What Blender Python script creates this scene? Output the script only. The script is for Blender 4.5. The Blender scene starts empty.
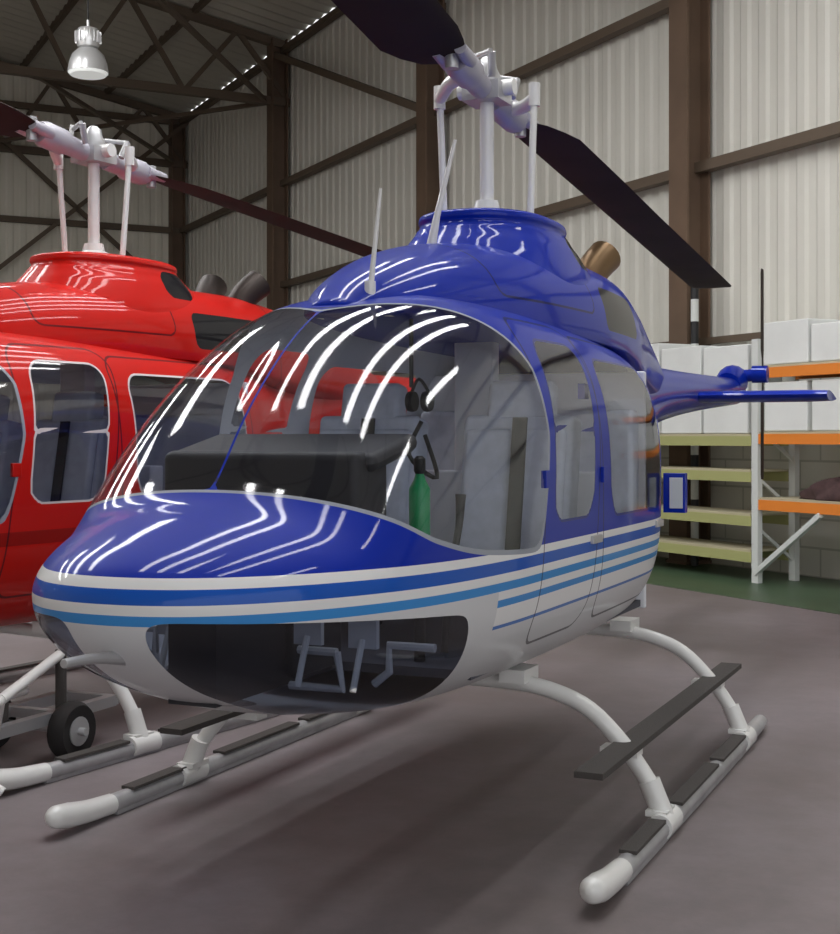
import bpy, math, numpy as np, random
from mathutils import Vector, Matrix
random.seed(4); rng=np.random.RandomState(3)
scene=bpy.context.scene
COL=scene.collection
scene.view_settings.view_transform='Standard'

# ---------------------------------------------------------------- helpers
def lin(c):
    return tuple(((v/255.)/12.92 if v/255.<=.04045 else ((v/255.+.055)/1.055)**2.4) for v in c)+(1.,)
def pbr(name,col,rough=.5,metal=0.,coat=0.,noise=0.,nscale=5.,bump=0.,bscale=40.,emit=0.,spec=.5):
    m=bpy.data.materials.new(name); m.use_nodes=True
    nt=m.node_tree; b=nt.nodes['Principled BSDF']
    c=lin(col)
    b.inputs['Base Color'].default_value=c
    b.inputs['Roughness'].default_value=rough
    b.inputs['Metallic'].default_value=metal
    b.inputs['Coat Weight'].default_value=coat
    b.inputs['Coat Roughness'].default_value=.04
    b.inputs['Specular IOR Level'].default_value=spec
    if emit:
        b.inputs['Emission Color'].default_value=c
        b.inputs['Emission Strength'].default_value=emit
    if noise or bump:
        tc=nt.nodes.new('ShaderNodeTexCoord')
    if noise:
        n=nt.nodes.new('ShaderNodeTexNoise'); n.inputs['Scale'].default_value=nscale; n.inputs['Detail'].default_value=6
        nt.links.new(tc.outputs['Object'],n.inputs['Vector'])
        r=nt.nodes.new('ShaderNodeValToRGB')
        r.color_ramp.elements[0].position=.3; r.color_ramp.elements[1].position=.7
        r.color_ramp.elements[0].color=tuple(v*(1-noise) for v in c[:3])+(1,)
        r.color_ramp.elements[1].color=tuple(min(1,v*(1+noise)) for v in c[:3])+(1,)
        nt.links.new(n.outputs['Fac'],r.inputs['Fac']); nt.links.new(r.outputs['Color'],b.inputs['Base Color'])
    if bump:
        n2=nt.nodes.new('ShaderNodeTexNoise'); n2.inputs['Scale'].default_value=bscale; n2.inputs['Detail'].default_value=4
        nt.links.new(tc.outputs['Object'],n2.inputs['Vector'])
        bp=nt.nodes.new('ShaderNodeBump'); bp.inputs['Strength'].default_value=bump; bp.inputs['Distance'].default_value=.02
        nt.links.new(n2.outputs['Fac'],bp.inputs['Height']); nt.links.new(bp.outputs['Normal'],b.inputs['Normal'])
    return m
def mk(name,verts,faces,mats,parent=None,smooth=False,midx=None,recalc=False,bevel=0.,bseg=3,autosm=None):
    me=bpy.data.meshes.new(name); me.from_pydata([tuple(v) for v in verts],[],[tuple(f) for f in faces])
    if not isinstance(mats,(list,tuple)): mats=[mats]
    for m in mats: me.materials.append(m)
    if midx is not None: me.polygons.foreach_set('material_index',midx)
    if recalc:
        import bmesh
        bm=bmesh.new(); bm.from_mesh(me); bmesh.ops.recalc_face_normals(bm,faces=bm.faces); bm.to_mesh(me); bm.free()
    if smooth: me.polygons.foreach_set('use_smooth',[True]*len(me.polygons))
    if smooth and autosm: me.set_sharp_from_angle(angle=math.radians(autosm))
    me.update()
    o=bpy.data.objects.new(name,me); COL.objects.link(o)
    if parent is not None: o.parent=parent
    if bevel:
        b=o.modifiers.new('bevel','BEVEL'); b.width=bevel; b.segments=bseg; b.limit_method='ANGLE'
        me.polygons.foreach_set('use_smooth',[True]*len(me.polygons))
        w=o.modifiers.new('wn','WEIGHTED_NORMAL')
    return o
def empty(name,loc=(0,0,0),rot=0.):
    e=bpy.data.objects.new(name,None); COL.objects.link(e); e.location=loc; e.rotation_euler=(0,0,rot); e.empty_display_size=.3
    return e
class MB:
    def __init__(s): s.v=[]; s.f=[]; s.m=[]
    def add(s,v,f,m=0):
        o=len(s.v); s.v+= [tuple(p) for p in v]; s.f+=[tuple(i+o for i in q) for q in f]; s.m+=[m]*len(f)
    def box(s,c,d,m=0,R=None,fn=None):
        hx,hy,hz=d[0]/2,d[1]/2,d[2]/2
        vs=[Vector((x*hx,y*hy,z*hz)) for x in(-1,1) for y in(-1,1) for z in(-1,1)]
        if R is not None: vs=[R@v for v in vs]
        vs=[v+Vector(c) for v in vs]
        if fn: vs=[Vector(fn(*v)) for v in vs]
        s.add(vs,[(0,1,3,2),(4,6,7,5),(0,4,5,1),(2,3,7,6),(0,2,6,4),(1,5,7,3)],m)
    def beam(s,p,q,w,h=None,m=0,fn=None):
        h=h or w
        p=Vector(fn(*p)) if fn else Vector(p); q=Vector(fn(*q)) if fn else Vector(q)
        d=(q-p); L=d.length; d.normalize()
        up=Vector((0,0,1)) if abs(d.z)<.95 else Vector((1,0,0))
        a=d.cross(up).normalized(); b=a.cross(d).normalized()
        vs=[]
        for e in(p,q):
            for sa,sb in((-1,-1),(1,-1),(1,1),(-1,1)): vs.append(e+a*sa*w/2+b*sb*h/2)
        s.add(vs,[(3,2,1,0),(4,5,6,7),(0,1,5,4),(1,2,6,5),(2,3,7,6),(3,0,4,7)],m)
    def tube(s,pts,r,seg=14,m=0,cap=True,smooth=0,fn=None):
        P=[Vector(fn(*p)) if fn else Vector(p) for p in pts]
        R=list(r) if isinstance(r,(list,tuple)) else [r]*len(P)
        if smooth and len(P)>2:
            NP=[];NR=[]
            for i in range(len(P)-1):
                p0=P[max(i-1,0)];p1=P[i];p2=P[i+1];p3=P[min(i+2,len(P)-1)]
                for k in range(smooth):
                    t=k/smooth
                    NP.append(.5*((2*p1)+(-p0+p2)*t+(2*p0-5*p1+4*p2-p3)*t*t+(-p0+3*p1-3*p2+p3)*t**3))
                    NR.append(R[i]*(1-t)+R[i+1]*t)
            NP.append(P[-1]);NR.append(R[-1]); P,R=NP,NR
        n=len(P); vs=[]; prev=None
        for i in range(n):
            d=(P[min(i+1,n-1)]-P[max(i-1,0)]).normalized()
            if prev is None:
                up=Vector((0,0,1)) if abs(d.z)<.9 else Vector((1,0,0))
                a=d.cross(up).normalized()
            else:
                a=(prev-d*prev.dot(d)).normalized()
            prev=a; b=d.cross(a)
            for k in range(seg):
                t=2*math.pi*k/seg; vs.append(P[i]+(a*math.cos(t)+b*math.sin(t))*R[i])
        fs=[]
        for i in range(n-1):
            for k in range(seg):
                k2=(k+1)%seg; fs.append((i*seg+k,i*seg+k2,(i+1)*seg+k2,(i+1)*seg+k))
        if cap: fs.append(tuple(range(seg))[::-1]); fs.append(tuple((n-1)*seg+k for k in range(seg)))
        s.add(vs,fs,m)
    def lathe(s,prof,c,axis=(0,0,1),seg=24,m=0):
        ax=Vector(axis).normalized(); q=Vector((0,0,1)).rotation_difference(ax)
        vs=[]
        for r,z in prof:
            for k in range(seg):
                t=2*math.pi*k/seg; vs.append(q@Vector((r*math.cos(t),r*math.sin(t),z))+Vector(c))
        fs=[]
        for i in range(len(prof)-1):
            for k in range(seg):
                k2=(k+1)%seg; fs.append((i*seg+k,i*seg+k2,(i+1)*seg+k2,(i+1)*seg+k))
        fs.append(tuple(range(seg))[::-1]); fs.append(tuple((len(prof)-1)*seg+k for k in range(seg)))
        s.add(vs,fs,m)
    def build(s,name,mats,parent=None,smooth=True,bevel=0.,autosm=40,bseg=3):
        return mk(name,s.v,s.f,mats,parent,smooth,s.m,True,bevel,bseg,autosm)
def pchip(xs,ys):
    xs=np.array(xs,float); ys=np.array(ys,float)
    o=np.argsort(xs); xs=xs[o]; ys=ys[o]
    h=np.diff(xs); d=np.diff(ys)/h; m=np.zeros(len(xs))
    for i in range(1,len(xs)-1):
        if d[i-1]*d[i]>0:
            w1=2*h[i]+h[i-1]; w2=h[i]+2*h[i-1]; m[i]=(w1+w2)/(w1/d[i-1]+w2/d[i])
    m[0]=d[0]; m[-1]=d[-1]
    def f(x):
        x=np.clip(np.asarray(x,float),xs[0],xs[-1]); i=np.clip(np.searchsorted(xs,x)-1,0,len(h)-1)
        t=(x-xs[i])/h[i]
        return ys[i]*(2*t**3-3*t*t+1)+h[i]*m[i]*(t**3-2*t*t+t)+ys[i+1]*(-2*t**3+3*t*t)+h[i]*m[i+1]*(t**3-t*t)
    return f
def soft(f,sig):
    """smooth a profile curve, fading the filter out toward the nose tip"""
    ds=np.linspace(-2,2,21); w=np.exp(-ds**2/2); w/=w.sum()
    def g(x):
        x=np.asarray(x,float); s=sig*np.clip((2.70-x)/.35,0,1)
        return sum(wi*f(x+di*s) for wi,di in zip(w,ds))
    return g
def smin(*a,k=.03):
    return -k*np.log(sum(np.exp(-np.clip(v,-1,1)/k) for v in a))
def rbox(x,z,x0,x1,z0,z1,r):
    qx=np.abs(x-(x0+x1)/2)-(x1-x0)/2+r; qz=np.abs(z-(z0+z1)/2)-(z1-z0)/2+r
    return -(np.minimum(np.maximum(qx,qz),0)+np.hypot(np.maximum(qx,0),np.maximum(qz,0))-r)

# ---------------------------------------------------------------- materials
M={}
M['white']=pbr('white_paint',(224,224,222),.3,coat=.3)
M['steelw']=pbr('light_metal',(185,185,187),.35,metal=.5)
M['hubm']=pbr('hub_paint',(180,178,188),.4,metal=.2)
M['skid']=pbr('skid_silver',(168,168,170),.4,metal=.3,noise=.15,nscale=8)
M['grip']=pbr('grip_tape',(72,68,66),.85,bump=.4,bscale=200)
M['blade']=pbr('rotor_blade',(52,44,40),.7,noise=.2,nscale=3,spec=.15)
M['black']=pbr('black_plastic',(22,22,25),.5)
M['dark']=pbr('dark_steel',(60,52,48),.5,metal=.5)
M['dash']=pbr('dash_vinyl',(36,36,42),.6)
M['seat']=pbr('seat_fabric',(182,188,202),.85,noise=.08,nscale=20)
M['cabin']=pbr('cabin_trim',(222,224,230),.7)
M['carpet']=pbr('cabin_carpet',(80,80,88),.95)
M['green']=pbr('bottle_green',(20,140,85),.4)
M['brass']=pbr('exhaust_metal',(125,100,72),.4,metal=.7)
M['rubber']=pbr('tyre_rubber',(35,32,32),.85)
M['gauge']=pbr('gauge_face',(200,205,210),.3)
M['rust']=pbr('column_steel',(100,80,64),.65,noise=.2,nscale=1.5)
M['truss']=pbr('truss_steel',(96,82,68),.65)
M['orange']=pbr('rack_orange',(225,130,45),.5)
M['rackw']=pbr('rack_white',(205,208,205),.5)
M['racky']=pbr('rack_yellow',(165,166,110),.6)
M['wood']=pbr('shelf_board',(180,172,145),.8)
M['foam']=pbr('foam_white',(218,220,218),.8,noise=.04,nscale=3)
M['cloth']=pbr('dark_cloth',(70,50,50),.9,noise=.3,nscale=10)
M['gfloor']=pbr('green_floor_paint',(68,88,66),.4,noise=.15,nscale=2)
M['lamp']=pbr('lamp_alu',(205,205,205),.3,metal=.5)
M['lampglass']=pbr('lamp_glass',(235,238,235),.2,emit=.4)
M['tube']=pbr('fluorescent_light',(255,255,255),.5,emit=18)

def heli_mat(name,stripes,base,hi=None,gtint=(.91,.93,.96,1)):
    """paint + window glass driven by surface attributes stored on the mesh"""
    m=bpy.data.materials.new(name); m.use_nodes=True; nt=m.node_tree; N=nt.nodes; L=nt.links
    b=N['Principled BSDF']; out=N['Material Output']
    tc=N.new('ShaderNodeTexCoord'); sp=N.new('ShaderNodeSeparateXYZ'); L.new(tc.outputs['Object'],sp.inputs[0])
    def math_(op,a,v2=None):
        n=N.new('ShaderNodeMath'); n.operation=op
        if isinstance(a,(int,float)): n.inputs[0].default_value=a
        else: L.new(a,n.inputs[0])
        if v2 is not None:
            if isinstance(v2,(int,float)): n.inputs[1].default_value=v2
            else: L.new(v2,n.inputs[1])
        return n.outputs[0]
    def attr(nm):
        a=N.new('ShaderNodeAttribute'); a.attribute_name=nm; return a.outputs['Fac']
    def mixc(f,c1,c2):
        n=N.new('ShaderNodeMix'); n.data_type='RGBA'; L.new(f,n.inputs['Factor'])
        for c,i in((c1,6),(c2,7)):
            if isinstance(c,tuple): n.inputs[i].default_value=c
            else: L.new(c,n.inputs[i])
        return n.outputs[2]
    z=sp.outputs['Z']
    if stripes:
        W=lin((226,226,226)); Wl=lin((206,207,209))
        def ramp(st):
            r=N.new('ShaderNodeValToRGB'); cr=r.color_ramp; cr.interpolation='CONSTANT'
            while len(cr.elements)<len(st): cr.elements.new(.5)
            for e,(p,c) in zip(cr.elements,st):
                e.position=max(0,p-.5); e.color=c
            L.new(math_('SUBTRACT',z,.5),r.inputs['Fac']); return r.outputs['Color']
        lb=lin((62,138,205)); mbl=lin((22,84,180)); th_=lin((80,120,185))
        top=[(.958,lb),(.988,W),(1.012,mbl),(1.052,W),(1.082,base)]
        nose=ramp([(0,Wl)]+top)
        side=ramp([(0,Wl),(.836,th_),(.850,W),(.908,lb),(.932,W)]+top)
        col=mixc(math_('LESS_THAN',sp.outputs['X'],1.60),nose,side)
    else:
        col=mixc(math_('LESS_THAN',math_('ABSOLUTE',math_('SUBTRACT',z,1.0)),.03),base,hi or base)
    seam=math_('MAXIMUM',math_('LESS_THAN',math_('ABSOLUTE',attr('door_a')),.005),math_('LESS_THAN',math_('ABSOLUTE',attr('door_b')),.005))
    col=mixc(math_('MULTIPLY',seam,.75),col,(.005,.005,.01,1))
    wt2=math_('MULTIPLY',math_('GREATER_THAN',attr('trim'),-.016),math_('LESS_THAN',attr('trim'),.0))
    col=mixc(wt2,col,lin((150,155,165)))
    gt2=math_('MULTIPLY',math_('GREATER_THAN',attr('glass'),-.010),math_('LESS_THAN',attr('glass'),.0))
    col=mixc(gt2,col,lin((40,50,120) if stripes else (215,205,205)))
    col=mixc(math_('GREATER_THAN',attr('vent'),0.),col,(.008,.008,.01,1))
    geo=N.new('ShaderNodeNewGeometry')
    col=mixc(geo.outputs['Backfacing'],col,lin((215,218,224)))
    L.new(col,b.inputs['Base Color'])
    b.inputs['Roughness'].default_value=.5; b.inputs['Specular IOR Level'].default_value=.1
    b.inputs['Coat Weight'].default_value=.42; b.inputs['Coat Roughness'].default_value=.06
    # glass : thin sheet
    tr=N.new('ShaderNodeBsdfTransparent'); gl=N.new('ShaderNodeBsdfGlossy'); gl.inputs['Roughness'].default_value=.06
    tint=mixc(math_('GREATER_THAN',attr('chin'),-.05),gtint,(.40,.44,.54,1)); L.new(tint,tr.inputs['Color'])
    lw=N.new('ShaderNodeLayerWeight'); lw.inputs['Blend'].default_value=.5
    f=math_('ADD',math_('MULTIPLY',math_('POWER',lw.outputs['Facing'],4.),.65),.07)
    ms=N.new('ShaderNodeMixShader'); L.new(f,ms.inputs[0]); L.new(tr.outputs[0],ms.inputs[1]); L.new(gl.outputs[0],ms.inputs[2])
    g=math_('GREATER_THAN',math_('MAXIMUM',math_('MAXIMUM',attr('shield'),attr('glass')),attr('chin')),0.)
    mx=N.new('ShaderNodeMixShader'); L.new(g,mx.inputs[0]); L.new(b.outputs[0],mx.inputs[1]); L.new(ms.outputs[0],mx.inputs[2])
    L.new(mx.outputs[0],out.inputs['Surface'])
    return m

# ---------------------------------------------------------------- helicopter
f_hw=soft(pchip([2.72,2.715,2.70,2.65,2.5,2.3,2.0,1.7,1.3,.5,-.3,-.6,-.9,-1.3,-1.8,-2.3,-3,-6.],[0,.07,.14,.25,.40,.515,.615,.66,.68,.68,.67,.63,.52,.37,.25,.20,.17,.09]),.07)
f_zt=soft(pchip([2.72,2.715,2.70,2.65,2.5,2.35,2.2,2.12,2.02,1.88,1.74,1.6,1.45,1.3,1.15,0,-.6,-1.2,-2,-3,-6],[1.0,1.03,1.06,1.11,1.18,1.23,1.275,1.38,1.508,1.648,1.757,1.838,1.90,1.94,1.957,1.93,1.9,1.88,1.9,1.89,1.93]),.055)
f_zb=soft(pchip([2.72,2.715,2.70,2.65,2.5,2.3,2.0,1.6,1.3,0,-.7,-1.1,-1.5,-2,-2.5,-3,-6],[1.0,.965,.93,.87,.77,.69,.605,.555,.545,.545,.565,.68,.95,1.3,1.48,1.55,1.74]),.06)
f_zc=soft(pchip([2.72,2.0,1.0,-.6,-1.5,-2.3,-3,-6],[1.0,1.02,1.1,1.2,1.45,1.65,1.71,1.83]),.1)
f_n=soft(pchip([2.72,2.4,2.1,1.7,1.35,1.0,.5,-.6,-1.5,-2.3,-6],[2.0,2.1,2.2,2.34,2.65,3.2,3.4,3.1,2.3,2.0,2.0]),.12)
f_nl=soft(pchip([2.72,2.4,2.1,1.7,1.35,1.0,.5,-.6,-1.5,-2.3,-6],[2.0,2.15,2.3,2.6,2.8,3.0,3.1,3.0,2.3,2.0,2.0]),.12)
f_g=pchip([1.0,1.25,1.7,1.96,2.1,2.18,2.4,2.72],[1.07,1.075,1.10,1.15,1.22,1.272,1.5,2.0])
def loft(xs,hw,zt,zb,zc,n,NT=144,nl=None):
    th=np.linspace(0,2*np.pi,NT,endpoint=False)
    c=np.cos(th)[None,:]; s=np.sin(th)[None,:]
    n=n[:,None]; nl=n if nl is None else nl[:,None]
    e=np.where(s>=0,2./n,2./nl)
    Y=hw[:,None]*np.sign(c)*np.abs(c)**e
    up=(zt-zc)[:,None]; dn=(zc-zb)[:,None]
    Z=zc[:,None]+np.where(s>0,up,-dn)*np.abs(s)**e
    X=np.repeat(xs[:,None],NT,1)
    return X,Y,Z
def grid_faces(n,NT,capends=True):
    f=[]
    for i in range(n-1):
        for k in range(NT):
            k2=(k+1)%NT; f.append((i*NT+k,(i+1)*NT+k,(i+1)*NT+k2,i*NT+k2))
    if capends:
        f.append(tuple(range(NT))); f.append(tuple((n-1)*NT+k for k in range(NT))[::-1])
    return f
def setattrs(o,d):
    n=len(o.data.vertices)
    for k,v in d.items():
        a=o.data.attributes.new(k,'FLOAT','POINT'); a.data.foreach_set('value',np.asarray(v,np.float32).ravel())

def airfoil(n=12):
    pts=[]
    for i in range(n+1):
        x=.5*(1-math.cos(math.pi*i/n)); t=.6*(.2969*math.sqrt(x)-.126*x-.3516*x*x+.2843*x**3-.1015*x**4); pts.append((x,t))
    low=[(x,-t) for x,t in pts[1:-1]][::-1]
    return pts+low

def build_helicopter(loc,yaw,paint,base_mat,steps=True,antennas=True,trk=.965,stackmat='brass'):
    H=empty('helicopter',loc,yaw)
    # --- fuselage + tail boom
    u=np.linspace(0,1,320); xs=2.72-8.2*u**1.75
    X,Y,Z=loft(xs,np.maximum(f_hw(xs),.0005),f_zt(xs),f_zb(xs),f_zc(xs),f_n(xs),160,f_nl(xs))
    w=np.clip((2.2-X)/.33,0,1)*np.clip((X-1.5)/.35,0,1); w=w*w*(3-2*w)*np.clip((Z-1.2)/.1,0,1)
    t=np.exp(-(Y/.03)**2)
    Z=Z-w*t*.008; X=X-w*t*.006
    verts=np.stack([X,Y,Z],-1).reshape(-1,3)
    o=mk('fuselage',verts.tolist(),grid_faces(len(xs),160),paint,H,True)
    x,y,z=verts[:,0],verts[:,1],verts[:,2]; ay=np.abs(y)
    xb=1.12+.42*(1-np.clip(ay/.60,0,1)**1.25)+.12*np.clip((1.45-z)/.38,0,1)
    trim=smin(x-xb,z-f_g(x),k=.03)
    sh=smin(trim,ay-.004,k=.008)
    xq=x+(z-1.45)*.16
    fw=rbox(xq,z,.60,1.05,1.155,1.79,.08); fw=np.minimum(fw,np.abs(z-1.475)-.011)
    rw=rbox(x,z,-.50,.40,1.14,1.75,.09)
    glass=np.minimum(np.maximum(fw,rw),ay-.35)
    chin=smin((.915+.065*(x-1.8))-z,ay-.115-.02*(2.6-x),x-1.68-.10*np.clip((z-.6)/.3,0,1),k=.025)
    side=np.where(ay>.3,0,1.)
    setattrs(o,dict(shield=sh,trim=trim,glass=glass,chin=chin,vent=np.full(len(x),-1.),door_a=rbox(xq,z,.53,1.15,.74,1.87,.1)+side,door_b=rbox(x,z,-.58,.51,.74,1.84,.1)+side))
    # --- engine cowling
    xs=np.linspace(1.47,-2.8,150)
    hw=soft(pchip([1.47,1.4,1.25,1.05,.8,.3,-.3,-.9,-1.5,-2.2,-2.8],[.06,.13,.22,.29,.35,.43,.46,.43,.33,.21,.12]),.05)(xs)
    zt=soft(pchip([1.47,1.36,1.2,.95,.6,0,-.6,-.9,-1.5,-2.0,-2.5,-2.8],[1.89,1.975,2.055,2.145,2.215,2.26,2.29,2.29,2.24,2.12,1.97,1.84]),.05)(xs)
    nn=pchip([1.47,.9,0,-2.8],[2.0,2.2,2.6,2.5])(xs)
    zb=pchip([1.47,-.6,-1.2,-2.8],[1.865,1.83,1.7,1.6])(xs); zc=pchip([1.47,-.6,-1.2,-2.8],[1.88,1.85,1.80,1.74])(xs)
    X,Y,Z=loft(xs,hw,zt,zb,zc,nn,96)
    v=np.stack([X,Y,Z],-1).reshape(-1,3)
    o=mk('engine_cowling',v.tolist(),grid_faces(len(xs),96),paint,H,True)
    vent=rbox(v[:,0],v[:,2],-.95,-.30,1.92,2.12,.05)
    vent=np.minimum(vent,np.abs(v[:,1])-.2)
    neg=np.full(len(v),-1.)
    setattrs(o,dict(shield=neg,trim=neg,glass=neg,chin=neg,vent=vent,door_a=rbox(v[:,0],v[:,2],-.15,.75,1.98,2.6,.05),door_b=v[:,0]+1.15))
    # --- mast fairing
    zz=[2.05,2.12,2.19,2.26,2.32,2.35,2.365,2.385,2.397,2.40]; A=[.70,.66,.60,.53,.465,.435,.44,.435,.41,.35]; B=[.42,.40,.37,.335,.30,.285,.29,.285,.265,.2]
    zf=np.linspace(0,len(zz)-1,60); Zs=np.interp(zf,range(len(zz)),zz); As=pchip(range(len(zz)),A)(zf); Bs=pchip(range(len(zz)),B)(zf)
    th=np.linspace(0,2*np.pi,96,endpoint=False); e=2/2.4
    cx=np.sign(np.cos(th))*np.abs(np.cos(th))**e; cy=np.sign(np.sin(th))*np.abs(np.sin(th))**e
    V=[]
    for zv,a,bb in zip(Zs,As,Bs):
        for p,q in zip(cx,cy): V.append((-.08-(2.43-zv)*.15+a*p,bb*q,zv))
    V=np.array(V); fc=[tuple(reversed(f)) for f in grid_faces(60,96)]
    o=mk('mast_fairing',V.tolist(),fc,paint,H,True)
    vent=np.minimum(rbox(V[:,0],V[:,2],-.44,-.18,2.19,2.34,.06),np.abs(V[:,1])-.15)
    neg=np.full(len(V),-1.)
    setattrs(o,dict(shield=neg,trim=neg,glass=neg,chin=neg,vent=vent,door_a=neg,door_b=neg))
    # --- exhaust stacks
    b=MB()
    for sy in(-1,1):
        pp=[(-1.05,sy*.10,2.14),(-1.12,sy*.14,2.29),(-1.22,sy*.18,2.38)]
        b.tube(pp,[.085,.085,.09],20,0,False,5)
        b.tube(pp,[.078,.078,.083],20,1,True,5)
    b.build('exhaust_stack',[M[stackmat],M['black']],H)
    # --- rotor mast and hub
    hz=2.95; BY={1:.065,-1:.03}; SL={1:.11,-1:.064}
    b=MB()
    b.tube([(0,0,2.36),(0,0,hz+.06)],.031,20,0)
    b.lathe([(.10,0),(.10,.03),(.06,.05),(.05,.09)],(0,0,2.39),m=0)
    b.lathe([(.05,0),(.06,.02),(.06,.05),(.045,.08),(.04,.11),(.02,.13)],(0,0,hz+.03),m=2)
    b.box((0,0,hz+.0),(.17,.17,.08),2)
    b.tube([(0,-.13,hz+.02),(0,.13,hz+.02)],.035,14,0)
    for sg in(-1,1):
        P=lambda r,dz=0,dy=0:(sg*r,dy+sg*r*BY[sg],hz+(1 if sg>0 else -1)*r*SL[sg]+dz)
        b.tube([P(.08),P(.16),P(.22),P(.25),P(.38),P(.42)],[.05,.052,.055,.068,.068,.055],18,3)
        for dy in(-.045,.045):
            b.tube([P(.38,0,dy),P(.52,0,dy*1.2)],[.035,.026],12,3)
        b.tube([P(.47,-.06),P(.47,.06)],.028,12,2)
        b.tube([P(.24,0,0),P(.2,-.01,sg*-.1),(sg*.06,sg*-.20,hz-.02)],[.036,.03,.026],12,0,True,4)
        b.tube([(sg*.06,sg*-.20,hz+.01),(0.0,sg*-.20,2.34)],.0155,12,0)
        b.tube([(sg*.06,sg*-.20,hz-.06),(sg*.06,sg*-.20,hz+.04)],.026,12,0)
        b.tube([P(.14,.02,.07),P(.18,.11,.08)],.018,10,2)
        b.tube([P(.13,.02,-.07),P(.10,.14,-.06)],.014,10,0)
        b.tube([P(.10,.12,-.06),P(.19,.11,.08)],.012,10,2)
    b.build('rotor_hub',[M['white'],M['black'],M['steelw'],M['hubm']],H)
    b=MB(); af=airfoil()
    for sg in(-1,1):
        rs=[.42,.46,.56,.68,1.5,2.5,3.5,4.5,5.0,5.07,5.09]; ch=[.12,.2,.28,.34,.34,.33,.33,.33,.33,.31,.28]; tk=[1.2,.9,.8,.8,.8,.8,.8,.8,.8,.6,.1]
        V=[]
        for r,c,t in zip(rs,ch,tk):
            pit=math.radians(11-1.8*r)
            for (ax,at) in af:
                dy=(ax-.3)*c; dz=at*c*t
                yy=dy*math.cos(pit)-dz*math.sin(pit); z2=-(dy*math.sin(pit))+dz*math.cos(pit)
                V.append((sg*r,-sg*yy+sg*r*BY[sg],hz+sg*r*SL[sg]+z2))
        n=len(af); F=[]
        for i in range(len(rs)-1):
            for k in range(n):
                k2=(k+1)%n; F.append((i*n+k,i*n+k2,(i+1)*n+k2,(i+1)*n+k))
        F.append(tuple(range(n))); F.append(tuple((len(rs)-1)*n+k for k in range(n)))
        b.add(V,F,0)
    b.build('main_rotor_blades',[M['blade']],H)
    # --- tail
    b=MB(); span=.99; V=[];F=[]
    ysn=np.linspace(-span,span,15)
    for yv in ysn:
        c=.55 if abs(yv)<.95 else .48
        for(ax,at) in af: V.append((-3.5-ax*c,yv,1.725-at*c*1.15-ax*.02))
    n=len(af)
    for i in range(len(ysn)-1):
        for k in range(n): k2=(k+1)%n; F.append((i*n+k,i*n+k2,(i+1)*n+k2,(i+1)*n+k))
    F.append(tuple(range(n))); F.append(tuple((len(ysn)-1)*n+k for k in range(n)))
    b.add(V,F,0)
    b.tube([(-5.25,0,1.86),(-5.45,0,1.90),(-5.7,0,1.88)],[.10,.13,.06],16,0,True,5)
    b.tube([(-5.45,0,1.93),(-5.45,.22,1.95)],.05,14,0)
    b.tube([(-5.45,.16,1.95),(-5.45,.28,1.95)],.07,14,0)
    b.build('tail_assembly',[base_mat,M['steelw']],H)
    b=MB()
    for sg in(1,-1):
        V=[];F=[]
        rs=[.05,.12,.2,.8,.84]; ch=[.05,.06,.13,.13,.10]
        for r,c in zip(rs,ch):
            for(ax,at) in af: V.append((-5.45+(ax-.3)*c,.24+at*c*.8,1.95+sg*r))
        for i in range(len(rs)-1):
            for k in range(n): k2=(k+1)%n; F.append((i*n+k,i*n+k2,(i+1)*n+k2,(i+1)*n+k))
        F.append(tuple(range(n))); F.append(tuple((len(rs)-1)*n+k for k in range(n)))
        b.add(V,F,0)
    b.build('tail_rotor_blades',[M['blade']],H)
    # --- landing gear
    b=MB()
    for sy in(-1,1):
        Y0=sy*(trk if sy<0 else .965); x1=.78 if (sy<0 and trk>1) else .69; e=.09 if sy<0 and trk>1 else .06
        b.tube([(-1.24,Y0,.050),(-1.1,Y0,.040),(0,Y0,.040),(1.15,Y0,.040),(1.35+e,Y0,.048),(1.46+e,Y0,.062)],[.030,.036,.036,.036,.038,.040],16,1,True,5)
        b.tube([(1.22+e,Y0,.043),(1.36+e,Y0,.050),(1.47+e,Y0,.063),(1.54+e,Y0,.075),(1.565+e,Y0,.080),(1.58+e,Y0,.083)],[.039,.042,.046,.041,.028,.008],18,0,True,5)
        b.box((.15,Y0,.012),(2.3,.055,.02),1)
        b.box((.22,Y0,.078),(.66,.06,.012),2); b.box((-.45,Y0,.078),(.5,.06,.012),2); b.box((1.0,Y0,.078),(.40,.06,.012),2)
        for xx in(x1,-.80):
            b.tube([(xx-.085,Y0,.045),(xx+.085,Y0,.045)],.046,16,0)
            b.tube([(xx,sy*(abs(Y0)),.05),(xx,sy*(abs(Y0)-.035),.13),(xx,sy*(abs(Y0)-.06),.19)],.040,14,0)
            b.box((xx,Y0-sy*.02,.085),(.12,.08,.02),0)
        if steps:
            b.box((0,sy*.83,.315),(2.4,.10,.022),2)
            for xx in(.69,-.80): b.box((xx,sy*.80,.29),(.08,.14,.03),0)
    for xx in(.69,-.80):
        pts=[]
        for sy,L in((1,[(.965,.06),(.90,.19),(.80,.32),(.68,.43),(.55,.485),(.4,.51),(.15,.515)]),(-1,[(.15,.515),(.4,.51),(.55,.485),(.68,.43),(.80,.32),(.90,.19),(.965,.06)])):
            for yy,zz in L:
                k=(trk/.965 if sy<0 else 1); xo=(.09*max(0,(yy-.5)/.465) if (sy<0 and trk>1 and xx>0) else 0)
                pts.append((xx+xo,sy*yy*k,zz))
        b.tube(pts,.031,16,0,True,4)
        for sy in(-1,1): b.box((xx,sy*.40,.545),(.16,.10,.05),0)
    b.build('landing_gear',[M['white'],M['skid'],M['grip']],H,autosm=50)
    # --- antennas, pitot, handles
    b=MB()
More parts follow.
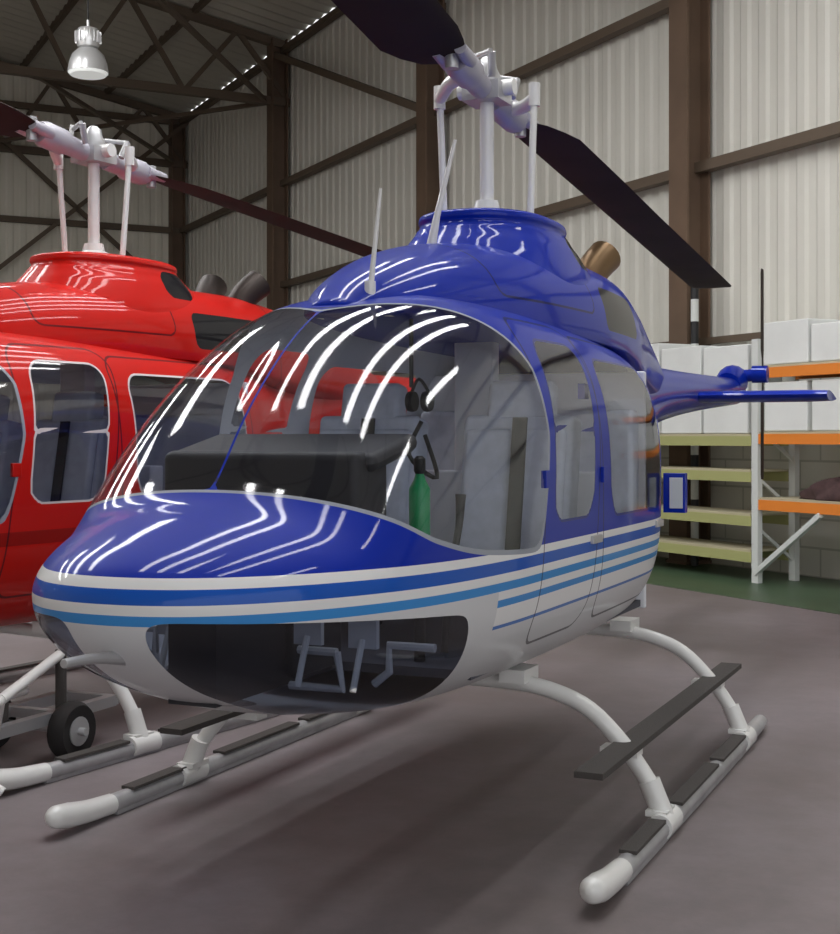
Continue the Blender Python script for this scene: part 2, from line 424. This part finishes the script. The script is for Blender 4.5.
    if antennas:
        b.tube([(.62,0,2.18),(.62,.03,2.32),(.60,.10,2.62)],[.022,.014,.007],10,0)
        b.tube([(1.36,.10,1.94),(1.34,.13,2.3)],[.011,.006],10,0)
        b.tube([(1.36,.10,1.92),(1.36,.10,1.98)],.02,10,0)
    b.tube([(2.60,.0,.86),(2.74,.0,.88),(2.86,.0,.885)],[.022,.014,.012],10,1,True,4)
    b.box((.62,.682,1.06),(.12,.02,.03),1); b.box((-.40,.665,1.06),(.12,.02,.03),1)
    b.box((-.57,.70,1.19),(.05,.10,.18),2); b.box((-.543,.71,1.19),(.01,.06,.14),3)
    b.box((1.17,.672,1.30),(.05,.02,.06),2);b.box((.515,.68,1.3),(.05,.02,.06),2);b.box((.515,.60,1.62),(.05,.03,.06),2)
    b.build('exterior_fittings',[M['white'],M['steelw'],base_mat,M['gauge']],H,bevel=.004,bseg=2)
    # --- cabin interior
    b=MB(); b.box((.45,0,.675),(2.1,1.06,.03),0); b.box((1.95,0,.80),(.7,.16,.24),1)
    b.build('cabin_floor',[M['carpet'],M['dash']],H)
    b=MB(); b.box((-.62,0,1.2),(.03,1.1,1.1),0); b.box((.12,0,1.0),(.10,1.1,.6),0); b.box((.12,0,1.5),(.08,.18,.75),0)
    b.box((.9,0,1.88),(.8,.3,.03),0)
    b.build('bulkhead',[M['cabin']],H,bevel=.01)
    b=MB()
    b.box((1.84,0,1.22),(.22,.70,.36),0); b.box((1.73,.0,1.395),(.34,.76,.06),0,Matrix.Rotation(math.radians(12),3,'Y'))
    b.box((1.76,0,.95),(.30,.26,.5),0)
    b.build('instrument_panel',[M['dash']],H,bevel=.03)
    b=MB()
    for i in range(3):
        for j in range(6): b.lathe([(.036,0),(.036,.012),(.03,.014)],(1.725,-.29+.115*j,1.10+.09*i),(-1,0,0),16,(i+j)%2)
    b.build('gauges',[M['gauge'],M['steelw']],H)
    b=MB(); R10=Matrix.Rotation(math.radians(-10),3,'Y')
    for cy in(-.33,.33):
        b.box((.78,cy,.90),(.50,.46,.16),0); b.box((.50,cy,1.22),(.13,.46,.62),0,R10)
        b.box((.45,cy,1.58),(.10,.27,.17),0,R10)
        for k in(-1,1): b.box((.575,cy+k*.11,1.22),(.05,.20,.52),0,R10)
    b.box((-.30,0,.88),(.48,1.06,.22),0); b.box((-.52,0,1.26),(.13,1.06,.62),0)
    b.build('seats',[M['seat']],H,bevel=.045,bseg=4)
    b=MB()
    for cy in(-.33,.33):
        b.beam((.655,cy+.03,1.0),(.565,cy+.03,1.52),.06,.008,0)
        b.tube([(1.25,cy,.7),(1.20,cy,.95),(1.12,cy,1.12),(1.10,cy,1.24)],[.014,.013,.013,.02],10,0,True,4)
        b.tube([(.9,cy+.24,.74),(1.2,cy+.24,.95)],.016,10,0)
        for k in(-.09,.09):
            b.tube([(2.12,cy+k,.72),(2.06,cy+k,.86)],.01,8,3); b.box((2.05,cy+k,.88),(.02,.09,.09),3)
        s=1 if cy>0 else -1
        b.tube([(1.95,s*.15,.80),(1.95,s*.28,.80)],.013,8,3); b.tube([(1.95,s*.28,.80),(1.95,s*.30,.69),(1.95,s*.12,.69)],.013,8,3)
        b.tube([(1.88,s*.57,.82),(1.88,s*.42,.82),(1.88,s*.42,.74),(1.88,s*.37,.70)],.013,8,3)
    b.tube([(1.15,.16,1.88),(1.15,.16,1.62)],.008,8,0); b.lathe([(.035,0),(.038,.012),(.035,.025)],(1.15,.15,1.57),(0,1,0),16,0)
    b.lathe([(.035,0),(.038,.012),(.035,.025)],(1.15,.21,1.57),(0,1,0),16,0); b.tube([(1.15,.16,1.6),(1.15,.19,1.65),(1.15,.23,1.6)],.006,8,0,True,4)
    b.tube([(1.15,.2,1.5),(1.17,.16,1.38),(1.15,.26,1.3),(1.12,.2,1.45)],.008,8,0,True,5)
    b.lathe([(.03,0),(.036,.015),(.036,.17),(.02,.2),(.014,.22)],(1.39,.3,1.10),(0,0,1),18,2); b.lathe([(.015,0),(.02,.01),(.02,.05),(.01,.06)],(1.39,.3,1.32),(0,0,1),12,0)
    b.tube([(1.39,.3,.69),(1.39,.3,1.11)],.02,10,0)
    b.build('controls',[M['black'],M['steelw'],M['green'],M['white']],H)
    return H
BC=(0,38,156)
blue=lin(BC); red=lin((196,22,13))
mb=pbr('royal_blue_paint',BC,.5,coat=.42,spec=.1); mr=pbr('red_paint',(196,22,13),.5,coat=.42,spec=.1)
build_helicopter((0,0,0),0,heli_mat('blue_white_livery',True,blue),mb,trk=1.03)
build_helicopter((-.36,-2.40,0),-.11,heli_mat('red_livery',False,red,lin((150,16,10)),gtint=(.62,.62,.66,1)),mr,steps=False,antennas=False,stackmat='dark')

# ---------------------------------------------------------------- hangar
def Hf(u,v,z=0):
    X=-5.9+.452*u-.892*v; d=33.84-.892*u-.452*v
    return (5.53-.409*X-.9125*d,2.157+.9125*X-.409*d,z)
def cam2w(X,d,z): return (5.53-.409*X-.9125*d,2.157+.9125*X-.409*d,z)
U=42.; Vw=22.
def corr_wall(name,fixed,axis,a0,a1,z0,z1f,mat,period=.3,depth=.03):
    V=[];F=[]; n=int((a1-a0)/period); pr=[(0,0),(.35,0),(.5,1),(.85,1)]
    k=0
    for i in range(n+1):
        for p,q in pr:
            a=a0+(i+p)*period
            if a>a1: continue
            off=fixed-q*depth*(1 if fixed<1 else -1)
            for z in(z0,z1f(a)):
                V.append(Hf(a,off,z) if axis=='u' else Hf(off,a,z))
            k+=1
    for i in range(k-1): F.append((2*i,2*i+1,2*i+3,2*i+2))
    return mk(name,V,F,mat)
wr=pbr('corrugated_sheet',(212,210,201),.55,noise=.05,nscale=.6)
wb=pbr('corrugated_sheet_back',(222,217,203),.6,noise=.06,nscale=.5)
rf=pbr('roof_sheet',(185,182,170),.7,noise=.08,nscale=.5)
EZ=9.5
roofz=lambda v: EZ+2.0*(1-abs(v-Vw/2)/(Vw/2))
corr_wall('wall_right',0,'u',0,U,0.,lambda a:EZ,wr,depth=.024)
corr_wall('wall_back',0,'v',0,Vw,0.,roofz,wb,depth=.02)
corr_wall('wall_left',Vw,'u',0,U,0.,lambda a:EZ,wb)
V=[];F=[]; n=0
for i in range(int(U/.4)+1):
    for p,q in((0,0),(.2,.05)):
        uu=i*.4+p
        for v in(0,Vw/2,Vw): V.append(Hf(uu,v,roofz(v)+q))
        n+=1
for i in range(n-1):
    for k in(0,1): F.append((3*i+k,3*i+k+1,3*i+k+4,3*i+k+3))
mk('ceiling',V,F,rf)
# floor
def floor_mat():
    m=bpy.data.materials.new('hangar_concrete'); m.use_nodes=True; nt=m.node_tree; N=nt.nodes; L=nt.links; b=N['Principled BSDF']
    tc=N.new('ShaderNodeTexCoord')
    n1=N.new('ShaderNodeTexNoise'); n1.inputs['Scale'].default_value=.45; n1.inputs['Detail'].default_value=8; n1.inputs['Roughness'].default_value=.6
    n2=N.new('ShaderNodeTexNoise'); n2.inputs['Scale'].default_value=6; n2.inputs['Detail'].default_value=8; n2.inputs['Roughness'].default_value=.7
    for n in(n1,n2): L.new(tc.outputs['Object'],n.inputs['Vector'])
    r=N.new('ShaderNodeValToRGB'); e=r.color_ramp.elements; e[0].position=.35; e[0].color=lin((110,99,98)); e[1].position=.65; e[1].color=lin((134,125,129))
    L.new(n1.outputs['Fac'],r.inputs['Fac'])
    r2=N.new('ShaderNodeValToRGB'); e=r2.color_ramp.elements; e[0].position=.3; e[0].color=(.72,.72,.72,1); e[1].position=.7; e[1].color=(1.05,1.05,1.05,1)
    L.new(n2.outputs['Fac'],r2.inputs['Fac'])
    mx=N.new('ShaderNodeMix'); mx.data_type='RGBA'; mx.blend_type='MULTIPLY'; mx.inputs[0].default_value=1
    L.new(r.outputs[0],mx.inputs[6]); L.new(r2.outputs[0],mx.inputs[7]); L.new(mx.outputs[2],b.inputs['Base Color'])
    mr_=N.new('ShaderNodeMapRange'); mr_.inputs[3].default_value=.38; mr_.inputs[4].default_value=.6; L.new(n2.outputs['Fac'],mr_.inputs[0]); L.new(mr_.outputs[0],b.inputs['Roughness'])
    bp=N.new('ShaderNodeBump'); bp.inputs['Strength'].default_value=.12; bp.inputs['Distance'].default_value=.01; L.new(n2.outputs['Fac'],bp.inputs['Height']); L.new(bp.outputs[0],b.inputs['Normal'])
    return m
V=[Hf(-.2,-.2,0),Hf(U+10,-.2,0),Hf(U+10,Vw+.2,0),Hf(-.2,Vw+.2,0)]
V+= [(v[0],v[1],-.2) for v in V]
b=MB(); b.add(V,[(0,1,2,3),(7,6,5,4),(0,4,5,1),(1,5,6,2),(2,6,7,3),(3,7,4,0)]); b.build('floor',[floor_mat()],smooth=False)
b=MB(); b.box((U/2,1.05,.002),(U,1.9,.003),fn=Hf); b.build('floor_paint_strip',[M['gfloor']],smooth=False)
# white block dado along the right wall
bm_=bpy.data.materials.new('white_blockwork'); bm_.use_nodes=True; nt=bm_.node_tree
br=nt.nodes.new('ShaderNodeTexBrick'); tc=nt.nodes.new('ShaderNodeTexCoord')
br.inputs['Color1'].default_value=lin((215,214,205)); br.inputs['Color2'].default_value=lin((206,205,196)); br.inputs['Mortar'].default_value=lin((180,180,170))
br.inputs['Scale'].default_value=1.; br.inputs['Brick Width'].default_value=.6; br.inputs['Row Height'].default_value=.3; br.inputs['Mortar Size'].default_value=.012
cx=nt.nodes.new('ShaderNodeSeparateXYZ'); cb=nt.nodes.new('ShaderNodeCombineXYZ'); nt.links.new(tc.outputs['Object'],cx.inputs[0])
ad=nt.nodes.new('ShaderNodeMath'); ad.operation='MULTIPLY'; ad.inputs[1].default_value=1/.777; nt.links.new(cx.outputs['Y'],ad.inputs[0])
nt.links.new(ad.outputs[0],cb.inputs[0]); nt.links.new(cx.outputs['Z'],cb.inputs[1]); nt.links.new(cb.outputs[0],br.inputs['Vector'])
nt.links.new(br.outputs['Color'],nt.nodes['Principled BSDF'].inputs['Base Color'])
b=MB(); b.box((U/2,.03,1.2),(U,.06,2.4),fn=Hf); b.build('trim_1',[bm_],smooth=False)
# columns
CU=(.15,7.15,13.9,20.4,27.,33.5,40.)
for uu in CU:
    b=MB()
    for dv in(.09,.40): b.box((uu,dv,EZ/2),(.33,.03,EZ),fn=Hf)
    b.box((uu,.25,EZ/2),(.03,.30,EZ),fn=Hf); b.box((uu,.26,.02),(.38,.36,.04),fn=Hf)
    b.build('steel_column',[M['rust']],smooth=False)
for vv in(5.5,11.,16.5):
    b=MB()
    for du in(.09,.35): b.box((du,vv,EZ/2+.5),(.03,.3,EZ+1),fn=Hf)
    b.box((.22,vv,EZ/2+.5),(.24,.03,EZ+1),fn=Hf)
    b.build('steel_column',[M['rust']],smooth=False)
# wall girts + bracing
b=MB()
for z in(4.55,6.6,9.3):
    b.beam((0,.12,z),(U,.12,z),.14,.12,fn=Hf); b.beam((.12,0,z),(.12,Vw,z),.14,.14,fn=Hf)
for z in(2.55,): b.beam((0,.1,z),(U,.1,z),.05,.08,fn=Hf)
b.beam((7.15,.3,9.2),(13.9,.3,6.6),.12,fn=Hf); b.beam((13.9,.3,9.2),(20.4,.3,6.6),.09,fn=Hf)
b.beam((.3,0,4.6),(.3,5.5,9.3),.1,fn=Hf); b.beam((.3,0,9.3),(.3,5.5,4.6),.1,fn=Hf)
b.build('wall_bracing',[M['truss']],smooth=False)
for uu in CU:
    b=MB(); n=10
    for i in range(n):
        v0=Vw*i/n; v1=Vw*(i+1)/n
        b.beam((uu,v0,roofz(v0)-.12),(uu,v1,roofz(v1)-.12),.16,fn=Hf)
        b.beam((uu,v0,8.25),(uu,v1,8.25),.16,fn=Hf)
        vm=(v0+v1)/2
        b.beam((uu,v0,8.25),(uu,vm,roofz(vm)-.12),.09,fn=Hf); b.beam((uu,vm,roofz(vm)-.12),(uu,v1,8.25),.09,fn=Hf)
    b.build('roof_truss',[M['truss']],smooth=False)
b=MB()
for i in range(1,11): v=i*2; b.beam((0,v,roofz(v)-.02),(U,v,roofz(v)-.02),.10,.14,fn=Hf)
b.beam((.4,.4,8.25),(7,5,8.25),.08,fn=Hf); b.beam((7,.4,8.25),(.4,5,8.25),.08,fn=Hf); b.beam((7,.4,8.25),(13.5,5,8.25),.08,fn=Hf)
b.build('roof_purlins',[M['truss']],smooth=False)
# fluorescent battens: rows laid along the helicopter so their reflections streak the windscreen
b=MB()
rows=[(yv,-5.2,2.8,.26) for yv in(1.3,.2,-.9,-2.0,-3.1)]+[(yv,-6.,1.6,.55) for yv in(-7.5,-9.6,-11.8,-14.2)]+[(4.2,-3.6,-1.2,.34),(4.8,.2,2.4,.34)]  # wide middle group is added only to give the starboard windscreen its streaks
for yv,x0,x1,wd in rows:
    b.box(((x0+x1)/2,yv,8.03),(x1-x0,wd+.06,.05),1); b.box(((x0+x1)/2,yv,7.985),(x1-x0-.1,wd,.05),0)
    for xx in(x0+.4,x1-.4): b.beam((xx,yv,8.05),(xx,yv,9.45),.015,m=1)
b.build('fluorescent_lights',[M['tube'],M['lamp']],smooth=False)
# pendant high-bay lamp
X,d=-4.18,17.; lp=cam2w(X,d,0)
L_=empty('pendant_lamp',(lp[0],lp[1],6.04))
b=MB()
b.lathe([(.255,0),(.25,.03),(.235,.12),(.20,.22),(.13,.29),(.07,.31)],(0,0,0),seg=36,m=0)
b.lathe([(.22,-.035),(.245,-.01),(.25,.01),(.2,.012)],(0,0,0),seg=36,m=1)
b.lathe([(.09,.30),(.13,.32),(.145,.40),(.145,.50),(.12,.55),(.05,.57)],(0,0,0),seg=24,m=0)
for k in range(16):
    t=k*math.pi/8; b.box((math.cos(t)*.15,math.sin(t)*.15,.44),(.03,.008,.14),0,Matrix.Rotation(t,3,'Z'))
b.tube([(0,0,.55),(0,0,.66)],.02,8,0); b.tube([(0,0,.64),(0,0,4.9)],.01,8,2)
b.build('lamp_body',[M['lamp'],M['lampglass'],M['black']],L_)
# storage racks
def rack(u0,u1,levels,bm,um,top,brace=True,ups=None):
    R=empty('storage_rack'); b=MB()
    for uu in (ups or (u0,u1)):
        for vv in(.52,1.0): b.box((uu,vv,top/2),(.09,.06,top),0,fn=Hf)
        z=.2
        while z<top-.3:
            b.beam((uu,.52,z),(uu,1.0,z+.35),.03,m=0,fn=Hf); z+=.5
    for z in levels:
        for vv in(.52,1.0): b.box(((u0+u1)/2,vv,z-.05),(u1-u0,.045,.10),1,fn=Hf)
        b.box(((u0+u1)/2,.76,z+.012),(u1-u0-.05,.5,.022),2,fn=Hf)
    if brace: b.beam((u0,1.02,.1),(u0+.9,1.02,.72),.05,m=0,fn=Hf)
    b.build('rack_frame',[um,bm,M['wood']],R,smooth=False)
rack(22.42,25.6,(.83,1.48,2.13),M['orange'],M['rackw'],2.42)
rack(17.4,22.36,(.30,.66,1.10,1.46),M['racky'],M['rackw'],1.46,False,ups=(17.45,19.6))
b=MB(); 
for i,(a,w,h) in enumerate(((17.5,1.1,.95),(18.65,.9,.90),(19.6,1.2,1.0),(20.85,.68,.93),(21.57,.70,.90))): b.box((a+w/2,.76,1.485+h/2),(w,.46,h),fn=Hf)
b.build('foam_blocks',[M['foam']],smooth=False,bevel=.015)
b=MB()
for i,(a,w,h) in enumerate(((22.5,.62,.42),(23.16,.6,.36),(23.8,.62,.42),(24.5,.9,.43))): b.box((a+w/2,.76,2.155+h/2),(w,.46,h),fn=Hf); b.box((a+w/2,.76,1.505+.24),(w-.02,.46,.48),fn=Hf)
b.build('foam_blocks',[M['foam']],smooth=False,bevel=.015)
# cloth bundle
th=np.linspace(0,2*np.pi,40,endpoint=False); V=[];F=[]
for i in range(14):
    f=i/13; r=math.sqrt(max(0,1-f**2))+.01
    for t in th:
        rr=r*(1+.14*math.sin(5*t+f*4)+.07*math.sin(11*t-f*6))
        V.append(Hf(23.35+.45*rr*math.cos(t),.80+.17*rr*math.sin(t),.855+.2*f*(1+.12*math.sin(3*t+2))))
F=grid_faces(14,40); mk('cloth_bundle',V,F,M['cloth'],None,True,None,True)
# hazard-striped post by the column
b=MB()
for i in range(13):
    z0=i*.25; b.tube([(20.70,.41,z0),(20.70,.41,z0+.25)],.045,12,i%2,fn=Hf)
b.build('striped_post',[M['black'],M['rackw']],smooth=False)
# ground-handling trolley between the helicopters
T=empty('ground_handling_trolley',(.75,-1.90,0)); b=MB()
for yy in(-.30,.16):
    b.lathe([(.07,-.04),(.115,-.045),(.13,-.02),(.13,.02),(.115,.045),(.07,.04)],(-.10,yy,.13),(0,1,0),24,1)
    b.lathe([(.065,-.046),(.065,.046)],(-.10,yy,.13),(0,1,0),20,0)
b.tube([(-.10,-.42,.13),(-.10,.24,.13)],.018,10,0)
for yy in(-.2,.08): b.beam((-.5,yy,.19),(.75,yy,.19),.05,m=0)
for xx in(-.5,-.1,.3,.75): b.beam((xx,-.22,.19),(xx,.10,.19),.045,m=0)
b.tube([(.2,.15,.36),(.45,.24,.37),(.62,.26,.28),(.66,.30,.14),(.62,.40,.05)],.02,10,3,True,6)
b.tube([(.3,.08,.2),(.45,.24,.37)],.02,10,3)
b.tube([(.45,.24,.37),(-.1,.10,.47)],.024,10,3); b.tube([(-.1,.10,.2),(-.1,.10,.49)],.025,10,2)
b.box((.3,-.08,.27),(.3,.2,.12),2)
b.build('trolley_body',[M['steelw'],M['rubber'],M['grip'],M['white']],T)

# ---------------------------------------------------------------- light
w=bpy.data.worlds.new('World'); scene.world=w; w.use_nodes=True
bg=w.node_tree.nodes['Background']; bg.inputs[0].default_value=(.97,.98,1,1); bg.inputs[1].default_value=1.45
# ---------------------------------------------------------------- camera
cd=bpy.data.cameras.new('Camera'); cam=bpy.data.objects.new('Camera',cd); COL.objects.link(cam)
cam.location=(5.53,2.157,1.44); cam.rotation_euler=(math.radians(90),0,math.atan2(.9125,-.409))
cd.sensor_width=36; cd.lens=1350/934*36; cd.shift_y=-29/934; cd.clip_end=200
scene.camera=cam
